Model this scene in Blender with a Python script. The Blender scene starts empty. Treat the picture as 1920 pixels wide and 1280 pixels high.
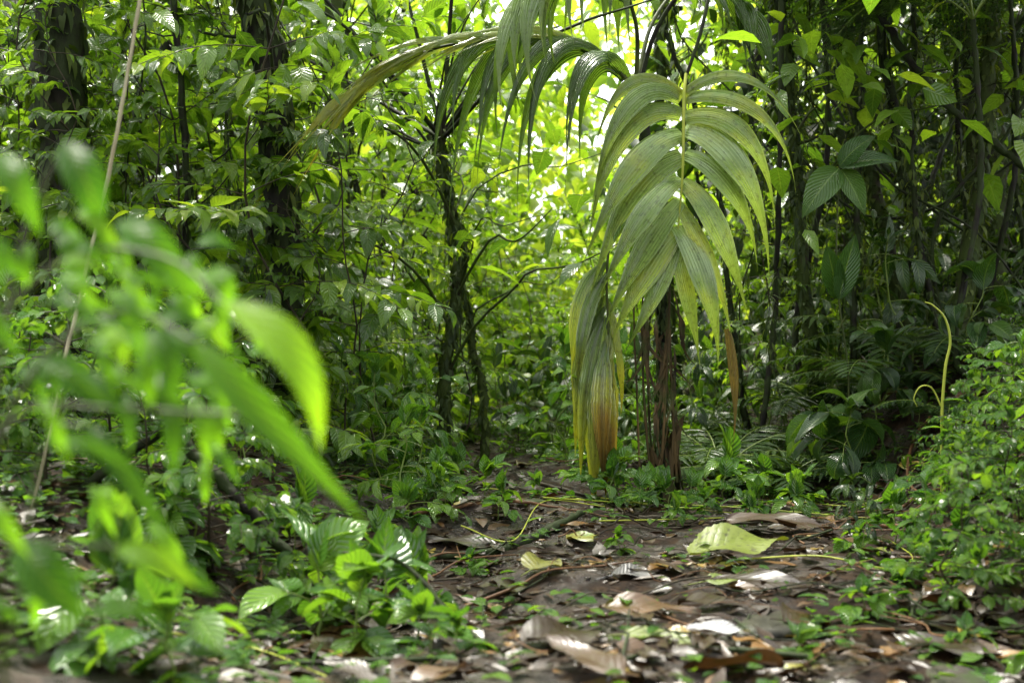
import bpy, math, random
import numpy as np
from mathutils import Vector
rng=np.random.default_rng(11); random.seed(11)
scene=bpy.context.scene
COL=scene.collection
TAU=2*math.pi
def nrm(a): 
    return a/np.maximum(np.linalg.norm(a,axis=-1,keepdims=True),1e-9)
def ss(a,b,x):
    t=np.clip((x-a)/(b-a),0,1); return t*t*(3-2*t)
# ------------------------------------------------------------ terrain height
_w=np.random.default_rng(3); _K=[]
for i in range(26):
    f=1.3*1.22**i; a=_w.uniform(0,TAU); _K.append((f*math.cos(a),f*math.sin(a),_w.uniform(0,TAU),min(.014,0.036/(f**0.75))))
def H0(x,y):
    h=0.24*ss(0,1,(-0.34-x)/0.7)+np.clip(-1.2-x,0,12)*0.09
    xr=0.95+0.1*np.sin(y*1.7)
    h=h+0.52*ss(0,1,(x-xr)/0.95)+np.clip(x-2.0,0,12)*0.16
    h=h+0.02*np.clip(y-9,0,40)
    for kx,ky,p,a in _K: h=h+a*np.sin(kx*x+ky*y+p)
    return h
_hp=float(H0(np.array(.545),np.array(5.0)))
def H(x,y):
    x=np.asarray(x,float); y=np.asarray(y,float)
    return H0(x,y)-(_hp+.02)*np.exp(-((x-.4)**2+(y-5)**2)/3)
# ------------------------------------------------------------ mesh builder
class MB:
    def __init__(s): s.v=[];s.f=[];s.uv=[];s.r=[];s.m=[];s.n=0
    def grid(s,P,U,V,R,mat=0,closed=False):
        L,nt,ns,_=P.shape
        idx=np.arange(L*nt*ns).reshape(L,nt,ns)+s.n
        if closed: 
            a=idx; b=np.roll(idx,-1,axis=2)
            q=np.stack([a[:,:-1],b[:,:-1],b[:,1:],a[:,1:]],-1)
        else:
            q=np.stack([idx[:,:-1,:-1],idx[:,:-1,1:],idx[:,1:,1:],idx[:,1:,:-1]],-1)
        q=q.reshape(-1,4)
        s.v.append(P.reshape(-1,3)); s.f.append(q); s.n+=L*nt*ns
        uv=np.stack([np.broadcast_to(U,(L,nt,ns)),np.broadcast_to(V,(L,nt,ns))],-1).reshape(-1,2)
        s.uv.append(uv); s.r.append(np.broadcast_to(np.asarray(R,float).reshape(-1,1,1) if np.ndim(R)<2 else R,(L,nt,ns)).reshape(-1))
        s.m.append(np.full(len(q),mat))
    def add(s,o,off=0):
        s.v+=o.v;s.f+=[f+s.n for f in o.f];s.uv+=o.uv;s.r+=o.r;s.m+=[m+off for m in o.m];s.n+=o.n
    def build(s,name,mats):
        me=bpy.data.meshes.new(name)
        v=np.concatenate(s.v).astype(np.float32); f=np.concatenate(s.f).astype(np.int32)
        me.vertices.add(len(v)); me.vertices.foreach_set('co',v.ravel())
        me.loops.add(f.size); me.loops.foreach_set('vertex_index',f.ravel())
        me.polygons.add(len(f)); me.polygons.foreach_set('loop_start',np.arange(len(f),dtype=np.int32)*4)
        me.polygons.foreach_set('material_index',np.concatenate(s.m).astype(np.int32))
        me.polygons.foreach_set('use_smooth',np.ones(len(f),dtype=bool))
        me.update(calc_edges=True)
        uvl=me.uv_layers.new(name='UVMap'); uv=np.concatenate(s.uv).astype(np.float32)
        uvl.data.foreach_set('uv',uv[f.ravel()].ravel())
        at=me.attributes.new('rnd','FLOAT','POINT'); at.data.foreach_set('value',np.concatenate(s.r).astype(np.float32))
        for m in (mats if isinstance(mats,(list,tuple)) else [mats]): me.materials.append(m)
        return me
def prof(shape,t):
    if shape=='ovate': return np.maximum(np.sin(np.pi*t**0.74)**0.75*(1-0.45*t**3),0.02)
    if shape=='round': return np.maximum(np.sin(np.pi*t**0.85)**0.6,0.02)
    if shape=='lance': return np.maximum(np.sin(np.pi*t**0.7)**1.1,0.02)
    if shape=='palm':  return np.maximum((0.6+0.4*np.sin(np.pi*np.clip(t/0.8,0,1)))*(1-ss(0.38,1.0,t))**0.8,0.012)
def leaves(mb,B,D,N,Ln,W,droop=0.6,fold=0.25,shape='ovate',nt=7,ns=5,rnd=None,mat=0,wave=0.04,serr=0.0):
    B=np.atleast_2d(B);L=len(B)
    D=nrm(np.broadcast_to(D,(L,3)).astype(float)); N=np.broadcast_to(N,(L,3)).astype(float)
    S=nrm(np.cross(D,N)); N=np.cross(S,D)
    Ln=np.broadcast_to(Ln,L).astype(float);W=np.broadcast_to(W,L).astype(float);droop=np.broadcast_to(droop,L)
    t=np.linspace(0,1,nt); s=np.linspace(-1,1,ns)
    a=-droop[:,None]*t[None]
    T=D[:,None]*np.cos(a)[...,None]+N[:,None]*np.sin(a)[...,None]
    Nt=-D[:,None]*np.sin(a)[...,None]+N[:,None]*np.cos(a)[...,None]
    st=T*(Ln/(nt-1))[:,None,None]
    C=B[:,None]+np.concatenate([np.zeros((L,1,3)),np.cumsum((st[:,1:]+st[:,:-1])/2,1)],1)
    w=(W/2)[:,None]*prof(shape,t)[None]
    if serr>0: w=w*(1+serr*rng.uniform(-1,1,nt))
    ph=rng.uniform(0,TAU,(L,1,1))
    off=w[:,:,None]*np.abs(s)*math.sin(fold)+ (W[:,None,None]*wave*np.sin(t[None,:,None]*9+ph+s*1.5)*np.abs(s))
    P=C[:,:,None]+S[:,None,None]*(w[:,:,None]*s*math.cos(fold))[...,None]+Nt[:,:,None]*off[...,None]
    if rnd is None: rnd=rng.uniform(0,1,L)
    mb.grid(P,(s*.5+.5)[None,None],t[None,:,None],rnd,mat)
def tube(mb,pts,rad,sides=6,rnd=0.5,mat=0,n=None,rough=0.0):
    pts=np.asarray(pts,float)
    if n: pts=spline(pts,n)
    n=len(pts); rad=np.interp(np.linspace(0,1,n),np.linspace(0,1,len(np.atleast_1d(rad))),np.atleast_1d(rad))
    T=nrm(np.gradient(pts,axis=0)); ref=np.array([0.13,0.97,0.21]); 
    if abs(np.mean(T@nrm(ref)))>0.9: ref=np.array([1.,0,0.1])
    S=nrm(np.cross(T,ref)); U=np.cross(S,T)
    a=np.linspace(0,TAU,sides,endpoint=False)
    rr=rad[:,None]*(1+rough*rng.uniform(-1,1,(n,sides)))
    P=pts[:,None]+S[:,None]*(np.cos(a)*rr)[...,None]+U[:,None]*(np.sin(a)*rr)[...,None]
    d=np.concatenate([[0],np.cumsum(np.linalg.norm(np.diff(pts,axis=0),axis=1))])
    mb.grid(P[None],(a/TAU)[None,None],d[None,:,None],rnd,mat,closed=True)
def spline(p,n):
    p=np.asarray(p,float);k=len(p)
    if k==2: 
        t=np.linspace(0,1,n)[:,None]; return p[0]*(1-t)+p[1]*t
    q=np.vstack([2*p[0]-p[1],p,2*p[-1]-p[-2]])
    out=[]
    for u in np.linspace(0,k-1-1e-6,n):
        i=int(u);t=u-i;a,b,c,d=q[i],q[i+1],q[i+2],q[i+3]
        out.append(0.5*((2*b)+(-a+c)*t+(2*a-5*b+4*c-d)*t*t+(-a+3*b-3*c+d)*t**3))
    return np.array(out)
def bez(p,n):
    p=np.asarray(p,float);t=np.linspace(0,1,n)[:,None]
    return p[0]*(1-t)**3+3*p[1]*t*(1-t)**2+3*p[2]*t*t*(1-t)+p[3]*t**3
def ribbon(mb,ctrl,w,nh,shape='palm',nt=18,ns=9,pleat=0.0,arch=0.15,rnd=0.3,mat=0,cubic=True,ragged=0):
    c=bez(ctrl,nt) if cubic else spline(ctrl,nt)
    T=nrm(np.gradient(c,axis=0)); S=nrm(np.cross(T,np.asarray(nh,float))); N=np.cross(S,T)
    t=np.linspace(0,1,nt);s=np.linspace(-1,1,ns)
    ww=w/2*prof(shape,t)
    if ragged: ww=ww*(1+ragged*rng.uniform(-1,1,nt))
    z=-(arch*ww[:,None]*s**2)+pleat*ww[:,None]*np.where(np.arange(ns)%2==0,1,-1)[None]*0.5
    P=c[:,None]+S[:,None]*(ww[:,None]*s)[...,None]+N[:,None]*z[...,None]
    r=np.asarray(rnd,float)
    if r.ndim==1: r=np.interp(t,np.linspace(0,1,len(r)),r)[None,:,None]*np.ones((1,nt,ns))
    elif r.ndim==0: r=np.full((1,nt,ns),float(r))
    mb.grid(P[None],(s*.5+.5)[None,None],t[None,:,None],r,mat)
# ------------------------------------------------------------ materials
def newmat(n):
    m=bpy.data.materials.new(n);m.use_nodes=True;nt=m.node_tree;nt.nodes.clear();return m,nt
class G:
    def __init__(s,nt): s.nt=nt
    def n(s,t,**k):
        x=s.nt.nodes.new(t)
        for a,b in k.items(): setattr(x,a,b)
        return x
    def l(s,a,b): s.nt.links.new(a,b)
    def val(s,sock,v):
        if hasattr(v,'links'): s.l(v,sock)
        else: sock.default_value=v
    def math(s,op,a,b=0.0,c=0.0,clamp=False):
        x=s.n('ShaderNodeMath',operation=op,use_clamp=clamp); s.val(x.inputs[0],a);s.val(x.inputs[1],b)
        return x.outputs[0]
    def mix(s,f,a,b,bt='MIX'):
        x=s.n('ShaderNodeMix',data_type='RGBA',blend_type=bt); s.val(x.inputs[0],f)
        s.val(x.inputs[6],(*a,1) if isinstance(a,tuple) else a); s.val(x.inputs[7],(*b,1) if isinstance(b,tuple) else b)
        return x.outputs[2]
    def noise(s,sc,vec=None,det=4,rough=.6):
        x=s.n('ShaderNodeTexNoise');x.inputs['Scale'].default_value=sc;x.inputs['Detail'].default_value=det;x.inputs['Roughness'].default_value=rough
        if vec is not None: s.l(vec,x.inputs['Vector'])
        return x.outputs['Fac']
    def mr(s,v,a,b,c=0.,d=1.):
        x=s.n('ShaderNodeMapRange');s.val(x.inputs[0],v)
        for i,q in enumerate((a,b,c,d)): x.inputs[i+1].default_value=q
        return x.outputs[0]
    def ramp(s,v,stops):
        x=s.n('ShaderNodeValToRGB');s.val(x.inputs[0],v);e=x.color_ramp.elements
        while len(e)<len(stops): e.new(0.5)
        for q,(p,c) in zip(e,stops): q.position=p;q.color=(*c,1)
        return x.outputs[0]
def leafmat(name,ramp,transl=0.4,tcol=1.8,rough=0.32,nv=9,k=2.2,vein=(0.18,0.26,0.05),veinamt=0.35,bump=0.5,ribs=0,spots=0.35,spec=0.5,tmul=(1.46,1.38,0.38),simple=False):
    m,nt=newmat(name);g=G(nt)
    at=g.n('ShaderNodeAttribute',attribute_name='rnd');r=at.outputs['Fac']
    oi=g.n('ShaderNodeObjectInfo')
    rr=g.math('ADD',g.math('MULTIPLY',r,0.75),g.math('MULTIPLY',oi.outputs['Random'],0.25)) if not ribs else r
    pr=g.n('ShaderNodeBsdfPrincipled');tr=g.n('ShaderNodeBsdfTranslucent')
    pr.inputs['Specular IOR Level'].default_value=spec
    if simple:
        col=g.ramp(rr,ramp);pr.inputs['Roughness'].default_value=rough
    else:
        uv=g.n('ShaderNodeUVMap');sep=g.n('ShaderNodeSeparateXYZ');g.l(uv.outputs[0],sep.inputs[0])
        tc=g.n('ShaderNodeTexCoord')
        nz=g.noise(9,tc.outputs['Object'],2)
        rr2=g.math('ADD',rr,g.math('MULTIPLY',g.math('SUBTRACT',nz,0.5),0.3),clamp=True)
        col=g.ramp(rr2,ramp)
        a=g.math('MULTIPLY',g.math('ABSOLUTE',g.math('SUBTRACT',sep.outputs[0],0.5)),2)
        if ribs:
            tri=g.math('PINGPONG',g.math('MULTIPLY',sep.outputs[0],ribs),0.5)
            mask=g.mr(tri,0.0,0.16,1,0)
            h=g.math('MULTIPLY',tri,2)
        else:
            q=g.math('SUBTRACT',g.math('MULTIPLY',sep.outputs[1],nv),g.math('MULTIPLY',a,k))
            tri=g.math('PINGPONG',q,0.5)
            mask=g.math('MAXIMUM',g.mr(tri,0.0,0.09,0.7,0),g.mr(a,0.02,0.08,1,0))
            h=g.math('MULTIPLY',g.math('POWER',g.math('MULTIPLY',tri,2),0.6),g.mr(a,0,0.12,0.2,1))
        col=g.mix(g.math('MULTIPLY',mask,veinamt),col,vein)
        if spots>0:
            sp=g.noise(60,tc.outputs['Object'],2)
            col=g.mix(g.mr(sp,0.54,0.72,0,spots),col,(0.03,0.03,0.008))
        bp=g.n('ShaderNodeBump');bp.inputs['Strength'].default_value=bump;bp.inputs['Distance'].default_value=0.004
        g.l(h,bp.inputs['Height'])
        g.l(g.mr(nz,0.3,0.7,rough*0.7,rough*1.4),pr.inputs['Roughness']);g.l(bp.outputs[0],pr.inputs['Normal']);g.l(bp.outputs[0],tr.inputs['Normal'])
    g.l(col,pr.inputs['Base Color'])
    tc2=g.mix(1.0,col,(tmul[0]*tcol,tmul[1]*tcol,tmul[2]*tcol),'MULTIPLY');g.l(tc2,tr.inputs[0])
    mx=g.n('ShaderNodeMixShader');mx.inputs[0].default_value=transl
    g.l(pr.outputs[0],mx.inputs[1]);g.l(tr.outputs[0],mx.inputs[2])
    o=g.n('ShaderNodeOutputMaterial');g.l(mx.outputs[0],o.inputs[0])
    return m
def barkmat(name,c1,c2,moss=None,mossamt=0.5,sc=30,rough=0.7,stretch=0.25,bump=0.8):
    m,nt=newmat(name);g=G(nt)
    tc=g.n('ShaderNodeTexCoord');mp=g.n('ShaderNodeMapping');mp.inputs['Scale'].default_value=(1,1,stretch);g.l(tc.outputs['Object'],mp.inputs[0])
    n1=g.noise(sc,mp.outputs[0],5,.65);n2=g.noise(9,tc.outputs['Object'],4)
    col=g.mix(g.mr(n1,.35,.65),c1,c2)
    if moss: col=g.mix(g.mr(n2,0.62-mossamt*0.3,0.72-mossamt*0.3),col,g.mix(n1,tuple(x*.4 for x in moss),moss))
    pr=g.n('ShaderNodeBsdfPrincipled');g.l(col,pr.inputs['Base Color']);pr.inputs['Roughness'].default_value=rough;pr.inputs['Specular IOR Level'].default_value=.2
    bp=g.n('ShaderNodeBump');bp.inputs['Strength'].default_value=bump;bp.inputs['Distance'].default_value=0.01;g.l(n1,bp.inputs['Height']);g.l(bp.outputs[0],pr.inputs['Normal'])
    o=g.n('ShaderNodeOutputMaterial');g.l(pr.outputs[0],o.inputs[0]);return m
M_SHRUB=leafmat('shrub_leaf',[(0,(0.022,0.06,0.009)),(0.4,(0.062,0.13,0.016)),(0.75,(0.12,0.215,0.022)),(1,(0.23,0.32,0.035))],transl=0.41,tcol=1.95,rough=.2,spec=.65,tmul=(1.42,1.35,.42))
M_DARK=leafmat('dark_leaf',[(0,(0.008,0.024,0.006)),(0.6,(0.022,0.054,0.011)),(1,(0.055,0.105,0.017))],transl=0.3,tcol=1.5,rough=0.24,spots=0,spec=.5)  # darker green ramp for some shrubs, herbs and ferns
M_BRIGHT=leafmat('bright_leaf',[(0,(0.065,0.14,0.014)),(0.5,(0.13,0.24,0.022)),(1,(0.25,0.35,0.035))],transl=0.45,tcol=1.75,rough=0.26,spots=0,tmul=(1.44,1.36,.45))  # brighter yellow-green ramp for the shrubs further back
M_NEAR=leafmat('near_leaf',[(0,(0.014,0.055,0.008)),(0.5,(0.05,0.135,0.012)),(0.8,(0.09,0.21,0.016)),(1,(0.19,0.33,0.02))],transl=0.48,tcol=1.95,rough=0.4,spots=0,spec=.12,tmul=(1.4,1.35,.36))
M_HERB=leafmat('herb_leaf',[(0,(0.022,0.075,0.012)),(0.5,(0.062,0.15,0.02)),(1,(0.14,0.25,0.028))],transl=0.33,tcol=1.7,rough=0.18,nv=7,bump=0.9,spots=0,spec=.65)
M_FAR=leafmat('haze_lightened_leaf',[(0,(0.045,0.105,0.014)),(0.5,(0.14,0.23,0.028)),(1,(0.31,0.38,0.07))],transl=0.5,tcol=1.85,rough=0.4,simple=True,tmul=(1.46,1.36,.55))  # lighter leaf colours stand in for daylight and haze on far foliage
M_SHADE=leafmat('painted_shade_leaf',[(0,(0.003,0.009,0.002)),(0.6,(0.011,0.029,0.005)),(1,(0.036,0.07,0.010))],transl=0.28,tcol=1.5,rough=0.4,simple=True)  # near-black leaf colours paint in the shade behind the side thickets
M_BIG=leafmat('ribbed_broad_leaf',[(0,(0.013,0.04,0.011)),(0.5,(0.032,0.08,0.016)),(1,(0.08,0.155,0.024))],transl=0.3,tcol=1.5,rough=0.28,nv=12,k=4.5,bump=0.9,spots=0)
M_PALM=leafmat('palm_leaf',[(0,(0.02,0.06,0.009)),(0.25,(0.065,0.14,0.018)),(0.5,(0.21,0.31,0.10)),(0.66,(0.40,0.42,0.035)),(0.8,(0.36,0.23,0.035)),(1,(0.08,0.05,0.02))],transl=0.34,tcol=1.5,rough=0.19,ribs=9,vein=(0.36,0.45,0.2),veinamt=0.4,bump=1,spots=0.45,spec=.95)
M_LIT=leafmat('fallen_leaf_skin',[(0,(0.010,0.006,0.0035)),(0.35,(0.027,0.0155,0.0075)),(0.62,(0.070,0.037,0.014)),(0.78,(0.15,0.078,0.02)),(0.9,(0.21,0.165,0.026)),(1,(0.11,0.16,0.027))],transl=0.05,rough=0.33,bump=0.16,vein=(0.08,0.048,0.02),veinamt=0.12,spots=0.75,tmul=(1.2,1,0.6),spec=0.42)
M_GREENLIT=leafmat('fallen_green_leaf_skin',[(0,(0.08,0.12,0.02)),(0.6,(0.13,0.155,0.024)),(1,(0.11,0.10,0.02))],transl=0.12,rough=0.42,spots=0.95,vein=(.16,.19,.05),veinamt=.2,spec=.3,bump=.3)
M_SILVER=leafmat('silvery_leaf_skin',[(0,(0.045,0.042,0.036)),(1,(0.36,0.36,0.36))],transl=0.05,rough=0.35,nv=14,vein=(0.04,0.035,0.03),veinamt=0.8,bump=.6,spots=0.3)
M_BARK=barkmat('mossy_bark',(0.012,0.010,0.005),(0.036,0.032,0.015),(0.045,0.07,0.010),0.9)
M_BARKD=barkmat('dark_wet_bark',(0.004,0.0035,0.002),(0.016,0.014,0.008),(0.022,0.036,0.006),0.7,rough=0.7)
M_STEM=barkmat('green_stem',(0.07,0.11,0.02),(0.13,0.18,0.03),None,rough=0.4,bump=.2)
M_STEMB=barkmat('brown_stem',(0.016,0.013,0.007),(0.042,0.034,0.016),None,rough=0.6)
M_YSTEM=barkmat('yellow_stem',(0.22,0.27,0.03),(0.33,0.36,0.05),None,rough=0.4,bump=.2)
M_PET=barkmat('dark_petiole',(0.02,0.03,0.008),(0.06,0.075,0.018),None,rough=0.5,bump=.4)
M_CANE=barkmat('pale_dry_cane',(0.26,0.23,0.13),(0.40,0.37,0.24),None,rough=0.6)
M_SHEATH=barkmat('dry_palm_sheath',(0.008,0.006,0.003),(0.105,0.07,0.026),(0.05,0.06,0.012),0.45,sc=45,stretch=0.07)
M_ROOT=barkmat('orange_root',(0.06,0.03,0.012),(0.14,0.07,0.028),None,rough=.5)
M_MOSS=leafmat('moss_tuft',[(0,(0.012,0.026,0.004)),(0.6,(0.038,0.066,0.008)),(1,(0.10,0.135,0.015))],transl=0.35,rough=0.7,simple=True)
def groundmat():
    m,nt=newmat('wet_forest_soil');g=G(nt);tc=g.n('ShaderNodeTexCoord');v=tc.outputs['Object']
    n1=g.noise(2.2,v,5);n2=g.noise(28,v,8,.7);n3=g.noise(110,v,4,.7);n4=g.noise(5,v,3)
    vo=g.n('ShaderNodeTexVoronoi');vo.inputs['Scale'].default_value=34;g.l(v,vo.inputs['Vector'])
    vs=g.n('ShaderNodeSeparateColor');g.l(vo.outputs['Color'],vs.inputs[0])
    col=g.ramp(n2,[(0.3,(0.004,0.0024,0.0013)),(0.5,(0.016,0.009,0.0045)),(0.68,(0.042,0.024,0.011))])
    col=g.mix(g.mr(vs.outputs[0],0.7,0.85,0,0.4),col,(0.045,0.026,0.011))
    col=g.mix(g.mr(n1,0.55,0.7,0,0.6),col,(0.014,0.022,0.006))
    pr=g.n('ShaderNodeBsdfPrincipled');g.l(col,pr.inputs['Base Color'])
    wet=g.mr(n4,0.48,0.56,0,1);ro=g.math('SUBTRACT',g.mr(n2,0.35,0.65,0.5,0.85),g.math('MULTIPLY',wet,0.36));g.l(ro,pr.inputs['Roughness']);g.l(g.mr(wet,0,1,.12,.55),pr.inputs['Specular IOR Level'])
    bp=g.n('ShaderNodeBump');bp.inputs['Strength'].default_value=1;bp.inputs['Distance'].default_value=0.02
    g.l(g.math('ADD',g.math('ADD',n2,g.math('MULTIPLY',n3,.4)),g.math('MULTIPLY',vs.outputs[1],.2)),bp.inputs['Height']);g.l(bp.outputs[0],pr.inputs['Normal'])
    o=g.n('ShaderNodeOutputMaterial');g.l(pr.outputs[0],o.inputs[0]);return m
M_SOIL=groundmat()
M_STONE=barkmat('wet_stone',(0.014,0.014,0.009),(0.045,0.042,0.027),(0.028,0.042,0.012),0.5,sc=14,rough=0.45,stretch=1)
# ------------------------------------------------------------ object helpers
def mobj(name,me,parent=None,loc=(0,0,0),label=None,cat=None,kind=None,group=None,rz=0,sc=1,rx=0,ry=0):
    o=bpy.data.objects.new(name,me);COL.objects.link(o)
    if parent is not None: o.parent=parent
    o.location=loc;o.rotation_euler=(rx,ry,rz);o.scale=(sc,)*3
    if label:o['label']=label
    if cat:o['category']=cat
    if kind:o['kind']=kind
    if group:o['group']=group
    return o
def thing(name,parts,loc,label,cat,group=None,rz=0,sc=1,rx=0,ry=0):
    e=bpy.data.objects.new(name,None);COL.objects.link(e);e.empty_display_size=0.1
    e.location=loc;e.rotation_euler=(rx,ry,rz);e.scale=(sc,)*3
    e['label']=label;e['category']=cat
    if group:e['group']=group
    for pn,me in parts: 
        p=bpy.data.objects.new(pn,me);COL.objects.link(p);p.parent=e
    return e
# ------------------------------------------------------------ ground sheet
def axis(segs):
    out=[]
    for a,b,n in segs: out+=list(np.linspace(a,b,n,endpoint=False))
    return np.array(out+[segs[-1][1]])
gx=axis([(-70,-10,14),(-10,-1.6,70),(-1.6,2.6,190),(2.6,10,60),(10,70,14)])
gy=axis([(-30,0,12),(0,1.8,24),(1.8,7.5,230),(7.5,16,60),(16,90,20)])
X,Y=np.meshgrid(gx,gy);Z=H(X,Y)
mb=MB();mb.grid(np.stack([X,Y,Z],-1)[None],0.5,0.5,0.5)
mobj('ground',mb.build('ground',M_SOIL),label='muddy dark brown forest floor with worn footpath',cat='ground',kind='structure')
# ------------------------------------------------------------ plant generators
UP=np.array([0,0,1.])
def rot(v,ax,a):
    ax=ax/np.linalg.norm(ax);return v*math.cos(a)+np.cross(ax,v)*math.sin(a)+ax*np.dot(ax,v)*(1-math.cos(a))
def shrub(h,nbr,lL,lW,spread,mat,name,stemr=0.006,tmin=0.1,shape='ovate',stemmat=None,nt=7,ns=5,fork=True,droop=0.8,gap=0.5,up=0.5):
    ms=MB();ml=MB();B=[];D=[];N=[];Ln=[];W=[]
    k=6;main=[np.zeros(3)]
    lean=rng.normal(0,0.12,2)
    for i in range(1,k+1):
        main.append(np.array([lean[0]*h*i/k+rng.normal(0,.035)*h,lean[1]*h*i/k+rng.normal(0,.035)*h,h*i/k]))
    main=spline(main,16);tube(ms,main,[stemr,stemr*.4],5)
    paths=[main[-5:]]
    for b in range(nbr):
        t=tmin+(1-tmin)*(b+rng.uniform(0,.8))/nbr; p0=main[min(15,int(t*15))]
        a=b*2.4+rng.uniform(-.5,.5); L=spread*(1.15-t*.6)*rng.uniform(.6,1.15)
        d=np.array([math.cos(a),math.sin(a),up*rng.uniform(.4,1.4)])
        pts=[p0]
        for j in range(1,5):
            d=d+np.array([rng.normal(0,.13),rng.normal(0,.13),-.17]);d/=np.linalg.norm(d);pts.append(pts[-1]+d*L/4)
        pts=spline(pts,12);tube(ms,pts,[stemr*.45,stemr*.2],4);paths.append(pts)
        if fork and L>lL*2.5:
            q0=pts[5];d2=rot(pts[6]-pts[5],UP,rng.choice([-1,1])*rng.uniform(.5,.9));d2/=np.linalg.norm(d2)
            pp=[q0+d2*L*.5*s+np.array([0,0,-.06*L*s*s]) for s in np.linspace(0,1,7)];pp=np.array(pp);tube(ms,pp,[stemr*.35,stemr*.18],4);paths.append(pp)
    for p in paths:
        seg=np.linalg.norm(np.diff(p,axis=0),axis=1);tot=seg.sum();n=max(3,int(tot/(lL*gap)))
        cum=np.concatenate([[0],np.cumsum(seg)])/tot
        for i in range(n):
            t=0.2+0.8*(i+1)/n if n>1 else 1
            q=np.array([np.interp(t,cum,p[:,c]) for c in range(3)]);q1=np.array([np.interp(min(1,t)-.06,cum,p[:,c]) for c in range(3)])
            T=q-q1;T/=np.linalg.norm(T)+1e-9
            for sd in ((-1,1) if i<n-1 else (0,)):
                if rng.random()<0.1: continue
                d=rot(T,UP,sd*rng.uniform(.7,1.15));d=d+np.array([rng.normal(0,.15),rng.normal(0,.15),rng.normal(-.12,.25)])
                B.append(q);D.append(d);N.append(UP+rng.normal(0,.32,3));s=rng.uniform(.5,1.25)*(0.75+.35*math.sin(math.pi*t));Ln.append(lL*s);W.append(lW*s)
    B=np.array(B);L=len(B)
    leaves(ml,B,np.array(D),np.array(N),np.array(Ln),np.array(W),rng.uniform(.2,1.3,L)*droop/.7,0.22,shape,nt,ns)
    return [('stem',ms.build(name+'_stem',stemmat or M_STEMB)),('foliage',ml.build(name+'_foliage',mat))]
def fern(nf,L,name,mat,pin=16,pl=0.28,arch=1.5,lobed=False):
    ms=MB();ml=MB()
    for i in range(nf):
        a=TAU*i/nf+rng.uniform(-.3,.3);l=L*rng.uniform(.7,1.1);el=rng.uniform(.8,1.3)
        pts=[np.zeros(3)];ang=el
        for j in range(14):
            ang-=arch/14;pts.append(pts[-1]+np.array([math.cos(a)*math.cos(ang),math.sin(a)*math.cos(ang),math.sin(ang)])*l/14)
        pts=np.array(pts);tube(ms,pts,[.004*L/.6,.0012],4)
        T=nrm(np.gradient(pts,axis=0));t=np.linspace(.18,1,pin)
        Pq=np.stack([np.interp(t,np.linspace(0,1,15),pts[:,c]) for c in range(3)],1);Tq=nrm(np.stack([np.interp(t,np.linspace(0,1,15),T[:,c]) for c in range(3)],1))
        side=np.array([-math.sin(a),math.cos(a),0]);Nn=np.cross(Tq,side);Nn*=np.sign(Nn[:,2:3]+1e-6)
        for sg in(-1,1):
            D=side*sg+Tq*.45+rng.normal(0,.08,(pin,3));ln=l*pl*np.sin(np.pi*np.clip(t*.85+.12,0,1))**.8+.01
            if lobed:
                for q in range(7):
                    f=(q+.5)/7; b=Pq+nrm(D)*(ln*f)[:,None]
                    for s2 in(-1,1): leaves(ml,b,nrm(Tq)*s2+nrm(D)*.5,Nn,ln*.28*(1-f*.7),ln*.11,.2,.1,'ovate',4,3)
            else: leaves(ml,Pq,D,Nn,ln,l*.62/pin,.5,.15,'lance',5,3)
    return [('stem',ms.build(name+'_stem',M_STEM)),('foliage',ml.build(name+'_foliage',mat))]
SHR=[shrub(rng.uniform(1.9,2.9),18,.12,.058,.65,M_SHRUB,'shrub') for i in range(5)]+[shrub(rng.uniform(1.6,2.6),13,.18,.085,.7,M_SHRUB,'large_leaved_shrub') for i in range(2)]
SHRF=[shrub(rng.uniform(1.8,2.6),22,.07,.033,.55,M_SHRUB,'fine_leaved_shrub',nt=5,ns=3,gap=.6) for i in range(4)]
SHRD=[shrub(rng.uniform(1.7,2.6),11,.14,.062,.6,M_DARK,'dark_shrub') for i in range(3)]
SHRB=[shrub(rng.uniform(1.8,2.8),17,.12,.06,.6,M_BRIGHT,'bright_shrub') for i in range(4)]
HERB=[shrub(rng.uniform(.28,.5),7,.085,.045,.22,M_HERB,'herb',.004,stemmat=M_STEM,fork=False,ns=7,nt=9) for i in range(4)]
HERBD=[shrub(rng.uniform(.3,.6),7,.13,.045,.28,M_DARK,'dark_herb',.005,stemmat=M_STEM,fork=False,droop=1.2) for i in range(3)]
HBIG=[shrub(rng.uniform(.35,.6),5,.2,.105,.3,M_BIG,'broad_herb',.005,stemmat=M_STEM,fork=False,droop=1.4,nt=13,ns=7,tmin=.35) for i in range(2)]
SMALL=[shrub(rng.uniform(.4,.55),20,.042,.027,.22,M_HERB,'small_leaf_bush',.004,shape='round',nt=5,ns=3,tmin=.05,gap=.6) for i in range(4)]
SEED=[shrub(rng.uniform(.09,.16),4,.085,.054,.085,M_HERB,'seedling',.003,stemmat=M_STEM,fork=False,nt=15,ns=7,tmin=.3,gap=.8,up=.8,droop=.55) for i in range(4)]
FERN=[fern(9,.6,'fern',M_DARK),fern(8,.55,'fern',M_BIG),]
TFERN=[fern(6,1.0,'lacy_fern',M_BIG,pin=15,pl=.33,arch=2.2,lobed=True)]
def place(kind,var,x,y,label,cat,group,sc=(.85,1.15),dz=0):
    s=rng.uniform(*sc);return thing(kind,var[rng.integers(len(var))],(x,y,float(H(x,y))-.01+dz),label,cat,group,rz=rng.uniform(0,TAU),sc=s,rx=rng.normal(0,.05),ry=rng.normal(0,.05))
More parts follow.
